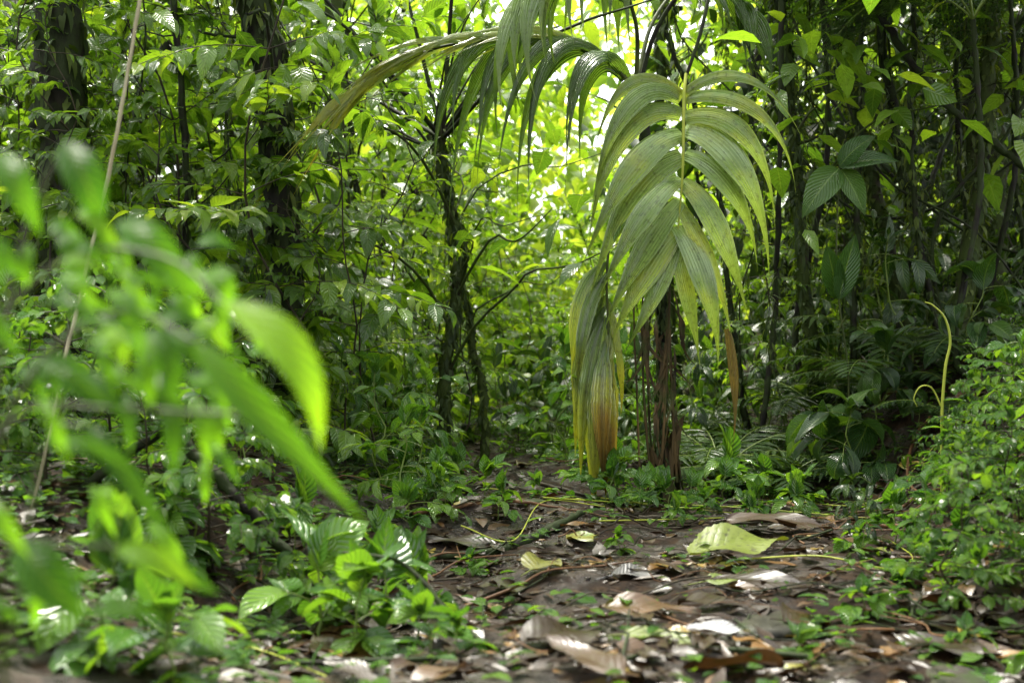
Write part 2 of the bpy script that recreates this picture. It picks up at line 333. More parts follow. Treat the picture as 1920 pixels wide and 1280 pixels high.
def scatter(n,yr,fx,var,kind,label,cat,group,sc=(.85,1.15),mind=.3,avoid=None):
    pts=[];tries=0
    while len(pts)<n and tries<n*40:
        tries+=1;y=rng.uniform(*yr);a,b=fx(y);x=rng.uniform(a,b)
        if any((x-p)**2+(y-q)**2<mind**2 for p,q in pts):continue
        if avoid and avoid(x,y):continue
        pts.append((x,y));place(kind,var,x,y,label,cat,group,sc)
trail=lambda x,y: abs(x-(0.05-.15*(y-5.2)))<.25-.03*(y-5) and y<7.8
SL='leafy green shrub with drooping veined oval leaves';SB='bright yellow-green leafy shrub in the thicket';GS='shrubs of the forest thicket'
scatter(34,(4.95,7.5),lambda y:(-.44*y,-.13*y),SHR+SHRF,'understory_shrub',SL,'shrub',GS,mind=.36,avoid=trail)
for x,y,v,s in((-.48,5.5,SHRF,.8),(-.62,5.3,SHR,.75),(-.32,6.4,SHRF,.8),(-.75,5.1,SHRF,.6),(-1.62,4.85,SHRF,.7)): place('understory_shrub',v,x,y,SL,'shrub',GS,(s,s))
scatter(16,(7.5,9.5),lambda y:(-.42*y,-.05*y),SHRB+SHRF,'understory_shrub',SB,'shrub',GS,mind=.5,sc=(1,1.4))
scatter(12,(7.8,9.8),lambda y:(-.08*y,.14*y),SHRB+SHRF,'understory_shrub',SB,'shrub',GS,mind=.45,sc=(.5,.85))
scatter(12,(9.2,11.5),lambda y:(-.08*y,.4*y),SHRB+SHRF,'understory_shrub',SB,'shrub',GS,mind=.6,sc=(.7,1.2))
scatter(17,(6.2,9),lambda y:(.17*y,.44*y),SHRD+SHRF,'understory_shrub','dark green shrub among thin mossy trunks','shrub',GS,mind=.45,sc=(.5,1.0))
HL=('forest_herb','low green herb with wet oval leaves','plant','herbs on the forest floor')
scatter(48,(4.3,7.2),lambda y:(-.42*y,-.06*y),HERB+HERB+HERBD,*HL,mind=.22,avoid=trail)
scatter(50,(5.9,9.0),lambda y:(-.12*y,.15*y),HERB+HERB+HERBD,*HL,mind=.18,sc=(.8,1.3),avoid=trail)
scatter(16,(5.6,8),lambda y:(.16*y,.42*y),HERBD,*HL,mind=.3)
for x,y in ((1.2,5.05),(1.35,5.35),(1.7,5.3)): place('broad_leaved_plant',HBIG,x,y,'low plant with large dark wet drooping leaves','plant','broad-leaved plants on the bank',(.7,.9))
BL=('small_leaved_bush','dense bush of tiny round green leaves on the bank','bush','small-leaved bushes beside the path')
scatter(20,(3.1,4.8),lambda y:(-.42*y,-.20*y),SMALL,*BL,mind=.22,sc=(.7,1.25))
scatter(9,(3.1,4.6),lambda y:(-.42*y,-.14*y),HERB,*HL,mind=.28,sc=(.45,.8))
scatter(16,(2.9,4.8),lambda y:(.30*y,.42*y),SMALL,*BL,mind=.2,sc=(.45,.85))
scatter(12,(2.9,4.9),lambda y:(.30*y,.42*y),HERB,*HL,mind=.2,sc=(.45,.8))
scatter(9,(3.6,5.5),lambda y:(.24*y,.40*y),HERB+HERBD,*HL,mind=.35,sc=(.3,.55))
for x,y,s in((.95,5.25,1),(.82,5.6,1),(1.1,5.45,1),(1.45,5.6,1),(1.6,6.0,1.1),(-.95,5.2,.8),(-.55,5.7,.8),(2.1,5.4,.9),(-1.7,5.0,1.0),(1.05,6.3,.9),(1.3,6.0,1),(1.55,5.0,.7),(1.8,5.5,.8),(-.4,5.2,.6)): place('fern',FERN if x not in(.95,1.55,1.45) else FERN[1:],x,y,'green fern with arching feathery fronds','fern','ferns on the forest floor',(s,s))
for x,y,s in((-.36,2.72,1.3),(-.25,2.8,1.2),(-.2,2.95,1),(-.14,2.5,.8),(-.1,2.46,.6),(-.3,2.62,1.1),(-.45,1.95,1.1),(-.60,2.05,1.1),(.62,4.55,.6),(.42,4.6,.7),(.52,4.68,.7),(.78,4.5,.7),(.3,4.75,.8),(.95,4.7,.9),(.7,4.2,.5),(.5,4.3,.5),(.1,4.7,.6),(-.1,4.9,.9),(-.25,4.6,1),(-.35,4.9,1.2),(-.2,5.3,1),(.45,4.75,.8),(.6,4.78,.7),(.35,4.9,1.0),(.72,4.85,.8),(.28,5.0,1.2),(.8,5,1.2),(.9,5.1,1.2),(.4,5.4,.9),(.3,5.6,.8),(-.3,5.7,1),(.5,2.45,.45),(.83,2.6,.5),(.72,2.9,.6),(1.0,3.0,.7),(.92,2.45,.6),(1.05,3.4,.8),(1.2,4.1,.9),(1.4,4.4,1),(-.25,3.4,.6),(-.4,3.1,.9),(-.5,3.6,1),(-.3,4.1,.9),(-.2,4.4,.8),(-.1,3.6,.5),(.9,3.7,.6),(.3,3.9,.5),(.85,4.3,.7),(-.75,3.1,1.1),(-.35,3.7,.8),(-.05,4.3,.7),(.95,3.3,.8),(1.02,3.8,.9)):
    place('seedling',SEED,x,y,'small bright green seedling growing through leaf litter','seedling','seedlings on the forest floor',(s,s))
# ------------------------------------------------------------ trees
def tree(x,y,pts,r,h,label,mat=M_BARK,crown=150,moss=400,sides=9,wob=.025,msz=1):
    z0=float(H(x,y));moss=int(moss*1.5)
    p=[np.array([dx,dy,h*f]) for f,dx,dy in pts];P=spline(p,60);w_=np.cumsum(rng.normal(0,.006,(60,2)),0);P[:,:2]+=w_+np.sin(np.linspace(0,rng.uniform(7,15),60)+rng.uniform(0,6))[:,None]*wob*rng.uniform(-1,1,2)
    ms=MB();tube(ms,P,[r*1.5,r*1.08,r,r*.95,r*.85,r*.7],sides,rough=.22)
    br=[]
    for i in range(7):
        k=rng.integers(14,58);a=rng.uniform(0,TAU);L=rng.uniform(.4,1.1);d=np.array([math.cos(a),math.sin(a),.6])
        q=[P[k]+d*L*s+np.array([0,0,.12*L*math.sin(s*5)])+rng.normal(0,.03,3)*(s>0) for s in np.linspace(0,1,6)]
        rb=min(r*.3,.009);tube(ms,q,[rb,rb*.3],5,n=12);br.append(spline(q,12))
    parts=[('trunk',ms.build('trunk',mat))]
    if moss:
        ml=MB();k=rng.integers(0,59,moss);f=rng.random(moss)[:,None];c=P[k]*(1-f)+P[k+1]*f;a=rng.uniform(0,TAU,moss)
        o=np.stack([np.cos(a),np.sin(a),0*a],1);leaves(ml,c+o*r*.95,o*.7+rng.normal(0,.3,(moss,3))-UP*rng.uniform(-.3,1.8,moss)[:,None],UP,rng.uniform(.015,.08,moss)*msz,rng.uniform(.008,.022,moss)*msz,.8,.1,'ovate',4,3)
        parts.append(('moss',ml.build('moss',M_MOSS)))
    if crown:
        ml=MB();n=crown;cs=P[-1]+rng.normal(0,1,(9,3))*np.array([.85,.85,.4])+UP*.5
        cs=np.vstack([cs]+[b[-1:] for b in br]);c=cs[rng.integers(0,len(cs),n)]+rng.normal(0,.22,(n,3));a=rng.uniform(0,TAU,n)
        leaves(ml,c,np.stack([np.cos(a),np.sin(a),rng.normal(-.2,.3,n)],1),UP+rng.normal(0,.3,(n,3)),rng.uniform(.1,.2,n),rng.uniform(.05,.1,n),.7,.2,'ovate',5,3)
        for c0 in cs[:9]: m2=MB();tube(m2,[P[-3],(P[-1]+c0)/2+UP*.1,c0],[r*.4,r*.1],4,n=8);ml.add(m2,1)
        parts.append(('crown',ml.build('crown',[M_SHRUB,M_BARKD])))
    return thing('forest_tree',parts,(x,y,z0-.03),label,'tree',group='trees of the forest')
S0=[(0,0,0),(.5,.03,0),(1,0,0)]
MT='slender mossy trunk rising from the undergrowth'
tree(-1.74,5.3,[(0,.1,0),(.3,0,0),(1,-.05,0)],.09,4.6,'thick dark tree trunk wrapped in climbing leaves',M_BARKD,moss=1100,crown=220,msz=1.6)
tree(-.90,5.5,[(0,.12,0),(.25,.02,0),(.5,-.12,0),(1,-.3,0)],.065,4.6,'dark mossy tree trunk standing in thicket',M_BARKD,moss=1000,crown=220,msz=1.4)
tree(-1.02,7.9,S0,.06,4.4,'mossy tree trunk standing in thicket',crown=150)
tree(-2.2,6.6,S0,.1,4.6,'thick dark tree trunk wrapped in climbing leaves',M_BARKD,moss=500,crown=250)
tree(-1.33,5.5,[(0,.1,0),(.4,.03,0),(1,-.12,0)],.013,4.0,'slender dark sapling pole',M_BARKD,moss=150,crown=60)
tree(-.33,6.0,S0,.026,1.5,'thin mossy tree trunk in thicket',moss=500,crown=100)
tree(-.12,6.2,[(0,0,0),(.3,-.04,0),(.6,-.12,0),(1,-.22,0)],.016,1.5,'thin leaning mossy sapling',moss=300,crown=100)
for a in ((1.25,6.1,[(0,0.05,0),(.3,-.02,0),(.5,-.12,0),(1,-.2,0)],.024),(1.62,6.4,[(0,0.2,0),(.3,-.1,0),(.5,-.15,0),(1,-.5,0)],.03),(2.1,6.6,[(0,0.1,0),(.4,-.05,0),(1,.2,0)],.03),(2.65,7.8,S0,.055),(1.0,8.6,[(0,0,0),(.5,-.1,0),(1,.2,0)],.03),(2.1,8.8,S0,.05),(1.9,5.9,[(0,-.05,0),(.3,.1,0),(.5,0,0),(1,.3,0)],.03)):
    tree(*a,4.4,MT,moss=1100,crown=360,msz=1.1)  # denser crowns added above view to hold light off the right side
tree(1.85,6.1,[(0,0.0,0),(.35,-.2,0),(1,-.55,0)],.02,4.2,'thin leaning dark trunk',M_BARKD,moss=800)
tree(2.3,6.2,[(0,0,0),(.5,.13,0),(1,-.1,0)],.018,4.0,'slender dark sapling pole',M_BARKD,moss=500)
for x_ in (1.05,1.45,1.75,2.0,2.25): tree(x_,5.9+rng.uniform(-.2,.4),[(0,0,0),(.3,rng.normal(0,.1),0),(.6,rng.normal(0,.2),0),(1,rng.normal(0,.4),0)],.011,4.0,'thin dark sapling pole with moss',M_BARKD,moss=350,sides=6,crown=40)
for i in range(20):
    y=rng.uniform(8.2,12);x=rng.uniform(-.42,.42)*y
    if abs(x-.4)<.8: x+=1.6
    tree(x,y,[(0,0,0),(.3,rng.normal(0,.2),0),(.6,rng.normal(0,.3),0),(1,rng.normal(0,.5),0)],rng.uniform(.012,.035),rng.uniform(4.2,5.5),'slender trunk deep in the forest',M_BARKD,moss=250,sides=6)
# ------------------------------------------------------------ far forest mass
def mass(ml,n_cl,per,yr,zr,lsz,gapf,wid=.5):
    C=[]
    while len(C)<n_cl:
        y=rng.uniform(*yr);x=rng.uniform(-wid,wid)*y;z=rng.uniform(*zr)
        if gapf(x/y,(z-.56)/y): continue
        C.append((x,y,z))
    C=np.array(C);n=n_cl*per;c=np.repeat(C,per,0)+rng.normal(0,1,(n,3))*np.array([.34,.34,.22])
    a=rng.uniform(0,TAU,n);s=rng.uniform(.6,1.4,n)*lsz
    rb=np.clip(np.repeat(rng.normal(.5,.25,n_cl),per)+rng.normal(0,.18,n),0,1)
    leaves(ml,c,np.stack([np.cos(a),np.sin(a),rng.normal(-.35,.4,n)],1),UP+rng.normal(0,.4,(n,3)),s,s*.5,.6,.2,'ovate',5,3,rnd=rb)
def gap(u,v): return (v>.15 and math.exp(-((u-.03)/.05)**2-((v-.22)/.05)**2)>.25+rng.random()*.9)
ml=MB()
mass(ml,330,42,(10.8,14),(0.2,4.4),.15,gap)
mass(ml,420,42,(14,18),(0,6.0),.23,gap)
mass(ml,300,38,(13,16),(0,2.2),.22,gap)
mobj('forest_foliage',ml.build('forest_foliage',M_FAR),label='dense forest foliage beyond the thicket, coloured bright as light and haze',cat='foliage',kind='stuff')
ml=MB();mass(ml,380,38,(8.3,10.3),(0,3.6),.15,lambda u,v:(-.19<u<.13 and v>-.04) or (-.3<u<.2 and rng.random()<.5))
mobj('dark_backing_foliage',ml.build('dark_backing_foliage',M_SHADE),label='dense foliage deep in the forest, coloured dark as shade',cat='foliage',kind='stuff')
# ground cover
ml=MB();n=10000
y=rng.uniform(1.9,9,n);x=rng.uniform(-.45,.45,n)*y
tr_=np.abs(x-(0.05-.15*(y-5.2)))<.25
keep=((x<-.32-.14*rng.random(n))&(rng.random(n)<.4))|((x>.92+.5*rng.random(n))&(rng.random(n)<.45))|((y>5.0+.6*rng.random(n))&~tr_)|(rng.random(n)<.06)
x=x[keep];y=y[keep];n=len(x)
x=np.repeat(x,4)+rng.normal(0,.025,n*4);y=np.repeat(y,4)+rng.normal(0,.025,n*4);a=rng.uniform(0,TAU,n*4);s=np.repeat(rng.uniform(.016,.05,n),4)
leaves(ml,np.stack([x,y,H(x,y)+rng.uniform(.004,.05,n*4)],1),np.stack([np.cos(a),np.sin(a),rng.uniform(-.1,.5,n*4)],1),UP+rng.normal(0,.2,(n*4,3)),s,s*.6,.5,.15,'round',4,3)
mobj('ground_cover',ml.build('ground_cover',M_HERB),label='tiny green creeping plants covering the soil',cat='ground cover',kind='stuff')
# leaf litter
ml=MB();n=30000
y=2.0+6.0*rng.random(n)**1.1;x=rng.uniform(-.42,.45,n)*y
dens=.5+.65*np.sin(x*5+1.3*np.sin(y*4))*np.sin(y*5.5+x*2)+.3*ss(.3,.9,np.abs(x-.25));kp=rng.random(n)<np.clip(dens,.1,1);x=x[kp];y=y[kp];n=len(x)
a=rng.uniform(0,TAU,n);s=rng.uniform(.006,.03,n)+.08*rng.random(n)**4
leaves(ml,np.stack([x,y,H(x,y)+rng.uniform(.0,.008,n)],1),np.stack([np.cos(a),np.sin(a),rng.normal(.03,.12,n)],1),UP+rng.normal(0,.2,(n,3)),s,s*rng.uniform(.12,.65,n),rng.uniform(-.4,.9,n),.2,'ovate',5,3,rnd=np.clip(rng.beta(.9,2.4,n),0,1))
mobj('leaf_litter',ml.build('leaf_litter',M_LIT),label='wet brown leaf litter scattered over mud',cat='leaf litter',kind='stuff')
FL=[]
for i in range(18):
    m_=MB();L=rng.uniform(.07,.17);W=L*rng.uniform(.3,.62)
    leaves(m_,np.array([[-L/2,0,.006]]),np.array([1,0,.05]),UP+rng.normal(0,.1,3),L,W,rng.uniform(-.2,.7),rng.uniform(.02,.35),rng.choice(['ovate','ovate','lance']),17,7,rnd=[[.1,.2,.35,.5,.55,.68,.3,.88,.97,.05,.15,.4,.92,.0,.25,.45,.75,.99][i]],wave=.08,serr=.07)
    tube(m_,[(-L/2-.03,.004,.008),(-L/2,0,.006)],.0012,4,mat=0);FL.append(m_.build('fallen_leaf',M_LIT))
LBN={7:'yellow-brown fallen leaf lying on mud',12:'yellow-brown fallen leaf lying on mud',8:'yellowing green fallen leaf lying on mud',17:'yellowing green fallen leaf lying on mud'}
for i in range(285):
    y=2.2+3.8*rng.random()**1.2;x=rng.uniform(-.14 if y<4 else -.06,.36)*y;k=int(rng.integers(18))
    mobj('fallen_leaf',FL[k],loc=(x,y,float(H(x,y))+rng.uniform(0,.010)),label=LBN.get(k,'brown wet fallen leaf lying on mud'),cat='fallen leaf',group='fallen leaves on the path',rz=rng.uniform(0,TAU),sc=float(np.clip(rng.lognormal(-.4,.45),.25,1.5)),rx=rng.normal(0,.08),ry=rng.normal(0,.08))
def bigleaf(x,y,L,W,ang,mat,label,r=.5,droop=.3,fold=.15,dz=.015,tilt=.1,shape='ovate'):
    m_=MB();leaves(m_,np.array([[-L/2,0,0]]),np.array([1,0,tilt]),UP+np.array([0,-.2,0]),L,W,droop,fold,shape,33,9,rnd=[r],wave=.08,serr=.07)
    tube(m_,[(-L/2-.05,.01,-.01),(-L/2,0,0)],.002,5);mobj('fallen_leaf',m_.build('fallen_leaf',mat),loc=(x,y,float(H(x,y))+dz),label=label,cat='fallen leaf',group='fallen leaves on the path',rz=ang)
bigleaf(.58,3.6,.29,.18,.35,M_GREENLIT,'large yellow-green blotched fallen leaf on the path',.3,dz=.03,tilt=.22)
bigleaf(.27,2.78,.2,.09,-.1,M_LIT,'large orange-brown fallen leaf on the path',.72)
bigleaf(.38,2.62,.12,.055,.0,M_SILVER,'silvery striped fallen leaf on the path',.95,dz=.03)
bigleaf(.3,3.35,.15,.07,.5,M_SILVER,'grey wet fallen leaf on the path',.0)
bigleaf(.08,3.4,.18,.10,1.2,M_GREENLIT,'olive brown fallen leaf on the path',.95,dz=.03)
bigleaf(.56,3.1,.26,.08,-.5,M_LIT,'long dark wet fallen leaf on the path',.1,dz=.03)
bigleaf(.26,2.5,.14,.07,-.5,M_GREENLIT,'olive green fallen leaf on the path',.3)
bigleaf(.75,4.0,.3,.11,-.35,M_LIT,'large reddish brown fallen leaf beside roots',.5,dz=.03)
bigleaf(.5,3.25,.12,.06,.2,M_GREENLIT,'bright green fallen leaf on the path',.1)
bigleaf(.1,2.5,.22,.11,.8,M_LIT,'large flat dark fallen leaf on the path',.2,dz=.02,tilt=.05)
bigleaf(.9,2.8,.2,.08,-.3,M_LIT,'large flat brown fallen leaf on the path',.3,dz=.02,tilt=.05)
for x,y,s,lab in((.52,2.85,.12,'flat greenish wet stone set in the path'),(.73,2.38,.14,'flat mossy wet stone beside the path'),(.5,2.3,.06,'small wet stone on the path'),(.2,4.0,.05,'small wet stone on the path'),(.05,4.6,.07,'small wet stone on the path')):
    m_=MB();th=np.linspace(0,np.pi,9);ph=np.linspace(0,TAU,20,endpoint=False);rr=1+.12*np.sin(ph*3+s*50)+.08*np.sin(ph*5+1)
    P=np.stack([np.sin(th)[:,None]**.5*np.cos(ph)*rr,np.sin(th)[:,None]**.5*np.sin(ph)*rr*.6,np.cos(th)[:,None]*.16+0*ph[None]],-1)*s
    m_.grid(P[None],.5,.5,.5,closed=True);mobj('stone',m_.build('stone',M_STONE),loc=(x,y,float(H(x,y))-.004),label=lab,cat='stone',rz=s*9)
for i in range(160):
    y=2.3+4*rng.random();x=rng.uniform(-.2,.38)*y;L=rng.uniform(.08,.5);a=rng.uniform(0,TAU)
    xs=x+np.cos(a)*np.linspace(-L/2,L/2,5)+rng.normal(0,L*.05,5);ys=y+np.sin(a)*np.linspace(-L/2,L/2,5)+rng.normal(0,L*.05,5)
    p=np.stack([xs-x,ys-y,H(xs,ys)-float(H(x,y))+rng.uniform(.006,.035,5)],1);m_=MB();r=rng.uniform(.001,.004);tube(m_,p,[r,r*.5],5,n=14,rough=.1)
    if L>.2: tube(m_,[p[2],p[2]+np.array([math.cos(a+.8),math.sin(a+.8),.15])*L*.25],[r*.6,r*.3],4,n=5)
    mobj('twig',m_.build('twig',random.choice([M_BARKD,M_STEMB,M_ROOT])),loc=(x,y,float(H(x,y))),label='thin dead twig lying on wet litter',cat='twig',group='twigs on the path')
def stick(name,pts,rad,mat,label,cat,n=30,rough=.2,grp=None):
    pts=np.array(pts,float);o=pts[0].copy();m_=MB();q=spline(pts,n)-o;q[1:-1]+=rng.normal(0,np.atleast_1d(rad)[0]*.2,(n-2,3));tube(m_,q,rad,8,rough=rough)
    return mobj(name,m_.build(name,mat),loc=tuple(o),label=label,cat=cat,group=grp)
def lay(p,up=.01):
    q=np.array(p,float);return np.column_stack([q[:,0],q[:,1],H(q[:,0],q[:,1])+up])
stick('fallen_branch',lay([(-.27,3.75),(-.05,3.95),(.1,4.15),(.22,4.4)],.012),[.007,.012,.014,.008],M_BARKD,'mossy fallen branch lying across the path','branch',rough=.4)
stick('fallen_branch',[(-.32,2.7,.16),(-.2,2.62,.15),(-.11,2.55,.07),(-.02,2.42,.02),(.0,2.3,.0)],[.003,.005,.005,.006],M_BARKD,'curved bare black twig bending over seedlings','branch')
stick('fallen_branch',[(-.80,3.3,.36),(-.66,3.25,.24),(-.50,3.2,.08)],[.016,.013],M_BARKD,'broken dark branch leaning on the bank','branch')
stick('fallen_branch',[(-1.0,3.3,.22),(-.80,3.3,.36)],[.012,.01],M_BARKD,'broken dark branch leaning on the bank','branch',n=10)
stick('fallen_branch',[(-.35,2.35,.03),(0,2.42,.025),(.35,2.45,.03),(.5,2.4,.03)],[.004,.006,.004],M_BARKD,'thin dark stick lying across the mud','branch')
for k,p in enumerate([[(1.0,4.55),(.95,4.4),(.78,4.2),(.55,4.1)],[(1.0,4.55),(1.2,4.5),(1.45,4.6)],[(1.0,4.55),(.9,4.7),(.7,4.7)],[(1.0,4.6),(1.05,4.3),(1.2,4.1),(1.5,4.0)],[(1.7,5.3),(1.4,5.0),(1.2,4.7)],[(.95,4.9),(1.0,4.6),(.9,4.3)],[(.4,4.5),(.7,4.45),(1.0,4.5)],[(1.9,5.5),(1.5,5.2),(1.3,4.6),(1.4,4.0)],[(.1,5.2),(.3,4.9),(.35,4.5),(.2,4.2)],[(-.3,4.3),(0,4.45),(.3,4.4)],[(.6,4.9),(.8,4.6),(.85,4.2)],[(1.2,5.6),(1.3,5.0),(1.2,4.4)],[(1.7,4.8),(1.3,4.6),(1.0,4.65)]]):
    stick('root',lay(p,.012),[.008,.006,.002],M_ROOT if k%2 else M_STEMB,'reddish brown root creeping over the soil','root',grp='roots over the soil')
def runner(pts,label,mat=M_YSTEM,nl=8,r=.0025,z=.02):
    p=np.array(pts,float)
    if p.shape[1]==2: p=np.column_stack([p,H(p[:,0],p[:,1])+z])
    q=spline(p,40);o=q[0].copy();a=MB();tube(a,q-o,[r,r*.6],5);b=MB();k=rng.integers(2,39,nl)
    leaves(b,q[k]-o,rng.normal(0,1,(nl,3))*np.array([1,1,.3])+UP*.3,UP,rng.uniform(.03,.06,nl),rng.uniform(.018,.035,nl),.5)
    return thing('creeping_vine',[('stem',a.build('vine_stem',mat)),('foliage',b.build('vine_leaf',M_HERB))],tuple(o),label,'vine',group='vines creeping over the forest floor')
runner([(.25,4.1),(.5,4.3),(.75,4.45),(1.0,4.5)],'yellow-green runner vine creeping over litter')
runner([(.6,3.55),(.75,3.45),(.9,3.4),(1.0,3.55),(1.02,3.85)],'yellow-green runner vine curling over litter',nl=3)
runner([(-.15,4.2),(0,4.0),(.1,4.5),(.3,4.6)],'yellow-green runner vine creeping over litter')
for p in ([(.3,4.8),(.6,4.6),(.9,4.75),(1.2,4.7),(1.5,4.9)],[(-.1,5.2),(.2,4.9),(.5,4.7),(.9,4.5)],[(.1,4.6),(.4,4.75),(.7,4.6),(1.1,4.4)]): runner(p,'green runner vine creeping near palm base',nl=24)
runner([(-.6,2.4),(-.45,2.5),(-.3,2.3)],'green runner vine on the bank',nl=5)
def curly():
    x0,y0=1.30,4.3;z0=float(H(x0,y0));a=MB()
    tube(a,[(0,0,0),(0.0,0,.25),(.01,0,.40),(.025,0,.48),(.01,0,.55),(-.03,-.01,.59),(-.055,-.01,.60)],[.005,.004,.0015],6,n=40)
    tube(a,[(0,0,.28),(-.03,0,.34),(-.065,0,.345),(-.085,0,.31),(-.075,0,.285)],[.003,.0022,.001],5,n=20)
    b=MB();leaves(b,np.array([[0,0,.3],[0,0,.22],[0,0,.15],[0,0,.25],[0,0,.12]]),np.array([[1,-.2,.3],[-1,-.2,.2],[1,-.5,.1],[-.5,-.8,.2],[-1,.2,0]]),UP,.07,.04,.5,nt=11,ns=5)
    thing('climbing_shoot',[('stem',a.build('shoot_stem',M_YSTEM)),('foliage',b.build('shoot_leaf',M_HERB))],(x0,y0,z0),'pale green young shoot with curled tip','plant')
curly()
# ------------------------------------------------------------ palm
K=.001875
def Q(l): return np.array([[u*K,d,v*K] for u,v,d in l])
FRN=np.array([0,-1,.25])
def palm():
    x0,y0=.545,4.97;z0=-.015;parts=[];labs={}
    a=MB();tube(a,Q([(0,-30,.1),(-8,150,.1),(-5,300,.1),(-10,470,.1),(-30,650,.11),(-55,800,.1)]),[.026,.018,.016,.016,.02,.026],9,n=70,rough=.3)
    parts.append(('trunk',a.build('palm_trunk',M_BARKD)))
    a=MB();n=900;c=Q([(0,-10,.1),(-8,150,.1),(-5,300,.1),(-10,470,.1),(-30,650,.11)]);c=spline(c,60)[rng.integers(0,60,n)];an=rng.uniform(0,TAU,n);o=np.stack([np.cos(an),np.sin(an),0*an],1)
    leaves(a,c+o*.017,o*.6-UP*rng.uniform(0,1.5,n)[:,None],UP,rng.uniform(.01,.06,n),rng.uniform(.005,.016,n),.8,.1,'ovate',4,3);parts.append(('moss',a.build('palm_moss',M_MOSS)))
    a=MB()
    for p,r in(([(-30,60,.06),(-42,200,.05),(-45,350,.06),(-38,470,.08)],.005),([(22,40,.08),(12,200,.07),(5,400,.07)],.006),([(-20,0,.12),(-30,250,.14),(-20,500,.12)],.005),([(-10,60,.05),(0,250,.03),(6,430,.03)],.005),([(-50,10,.03),(-55,200,.05),(-60,380,.08),(-50,560,.1)],.004)): tube(a,Q(p),[r,r*.7],6,n=24,rough=.3)
    for i in range(22):
        u=rng.uniform(-50,25);v=rng.uniform(100,430);L=rng.uniform(60,230)
        ribbon(a,Q([(u,v,.07),(u+rng.normal(0,16),v-L*.3,.03),(u+rng.normal(0,20),v-L*.6,.03),(u+rng.normal(0,26),v-L,.04)]),rng.uniform(4,11)*K,FRN+rng.normal(0,.5,3),'lance',16,5,pleat=.3,rnd=.9,ragged=.4)
    parts.append(('dead_stalk',a.build('palm_dead_stalk',M_SHEATH)))
    a=MB()
    for i in range(28):
        an=TAU*i/28+rng.uniform(-.3,.3);w=rng.uniform(6,24)*K;h=rng.uniform(30,190)
        cx=math.cos(an)*24*K;cy=math.sin(an)*.035;jx=rng.normal(0,.026)
        ribbon(a,[(cx*.6+jx,.1+cy*.5,h*K),(cx*.7+jx*.2,.1+cy*.6,h*.6*K),(cx*1.1+rng.normal(0,.01),.1+cy,h*.25*K),(cx*rng.uniform(1.2,2.2),.1+cy*1.5,-.04)],w,(math.cos(an),math.sin(an),.1),'lance' if i%2 else 'round',20,7,pleat=.3,rnd=.9,ragged=.4)
    parts.append(('leaf_sheath',a.build('palm_sheath',M_SHEATH)))
    def frond(nm,rach,r,lf,petiole=None,label=None,sm=None):
        st=MB();q=spline(Q(rach),40);tube(st,q,r,7);lm=MB();lf(lm,q);me=MB();me.add(lm,0);me.add(st,1)
        if petiole is not None: pm=MB();tube(pm,Q(petiole),[.009,.006],7,n=24);me.add(pm,2)
        m=me.build(nm,[M_PALM,sm or M_PET,M_BARKD]);labs[m.name]=label;parts.append(('frond',m))
    def f1(m,q):
        T=[[(12,752),(-50,812),(-125,770),(-142,640),28],[(14,742),(-65,790),(-138,690),(-150,540),38],[(14,715),(-66,742),(-135,630),(-148,470),44],[(15,680),(-62,685),(-126,570),(-154,430),50],[(15,640),(-52,625),(-112,520),(-148,380),50],
           [(12,600),(-42,570),(-96,470),(-140,350),44],[(10,560),(-34,525),(-90,410),(-132,315),40],[(8,510),(-40,475),(-92,380),(-116,290),50],[(5,485),(-18,430),(-52,350),(-80,275),32],
           [(18,752),(70,800),(165,795),(240,670),26],[(20,742),(95,775),(196,725),(226,570),32],[(20,710),(95,735),(178,660),(192,510),46],[(20,690),(88,700),(164,600),(172,420),62],[(20,645),(75,635),(146,560),(154,435),50],
           [(15,595),(62,560),(112,440),(138,335),42],[(10,555),(45,500),(90,400),(112,295),34],[(8,515),(40,465),(78,355),(92,245),46],[(6,490),(18,425),(38,330),(54,255),30]]
        for i,(p0,p1,p2,p3,w) in enumerate(T):
            sg=-1 if p3[0]<0 else 1
            nh=np.array([sg*.25+rng.normal(0,.08),-1,.5+rng.normal(0,.15)]);dd=rng.uniform(-.05,.04);j=lambda p:(p[0]+rng.normal(0,5),p[1]+rng.normal(0,6))
            c=Q([(*p0,-.175),(*j(p1),-.24+dd),(*j(p2),-.25+dd*1.5),(*j(p3),-.12+dd)])
            b_=rng.uniform(-.04,.03);ribbon(m,c,w*K*1.08*rng.uniform(.92,1.1),nh,'palm',26,23,pleat=.12,arch=.30,rnd=[.52+b_,.52+b_,.50+b_,.40+b_])
        ribbon(m,Q([(100,330,-.13),(112,280,-.12),(122,200,-.12),(110,105,-.12)]),18*K,FRN,'palm',16,7,pleat=.3,arch=.6,rnd=[1,1])
    frond('palm_frond_facing',[(24,790,-.15),(18,750,-.185),(16,690,-.20),(14,600,-.20),(5,480,-.18)],[.006,.006,.005,.002],f1,[(-55,760,.1),(-20,890,.08),(40,975,0),(70,960,-.08),(52,870,-.14),(24,785,-.15)],'broad pale green ribbed frond hanging down',M_YSTEM)
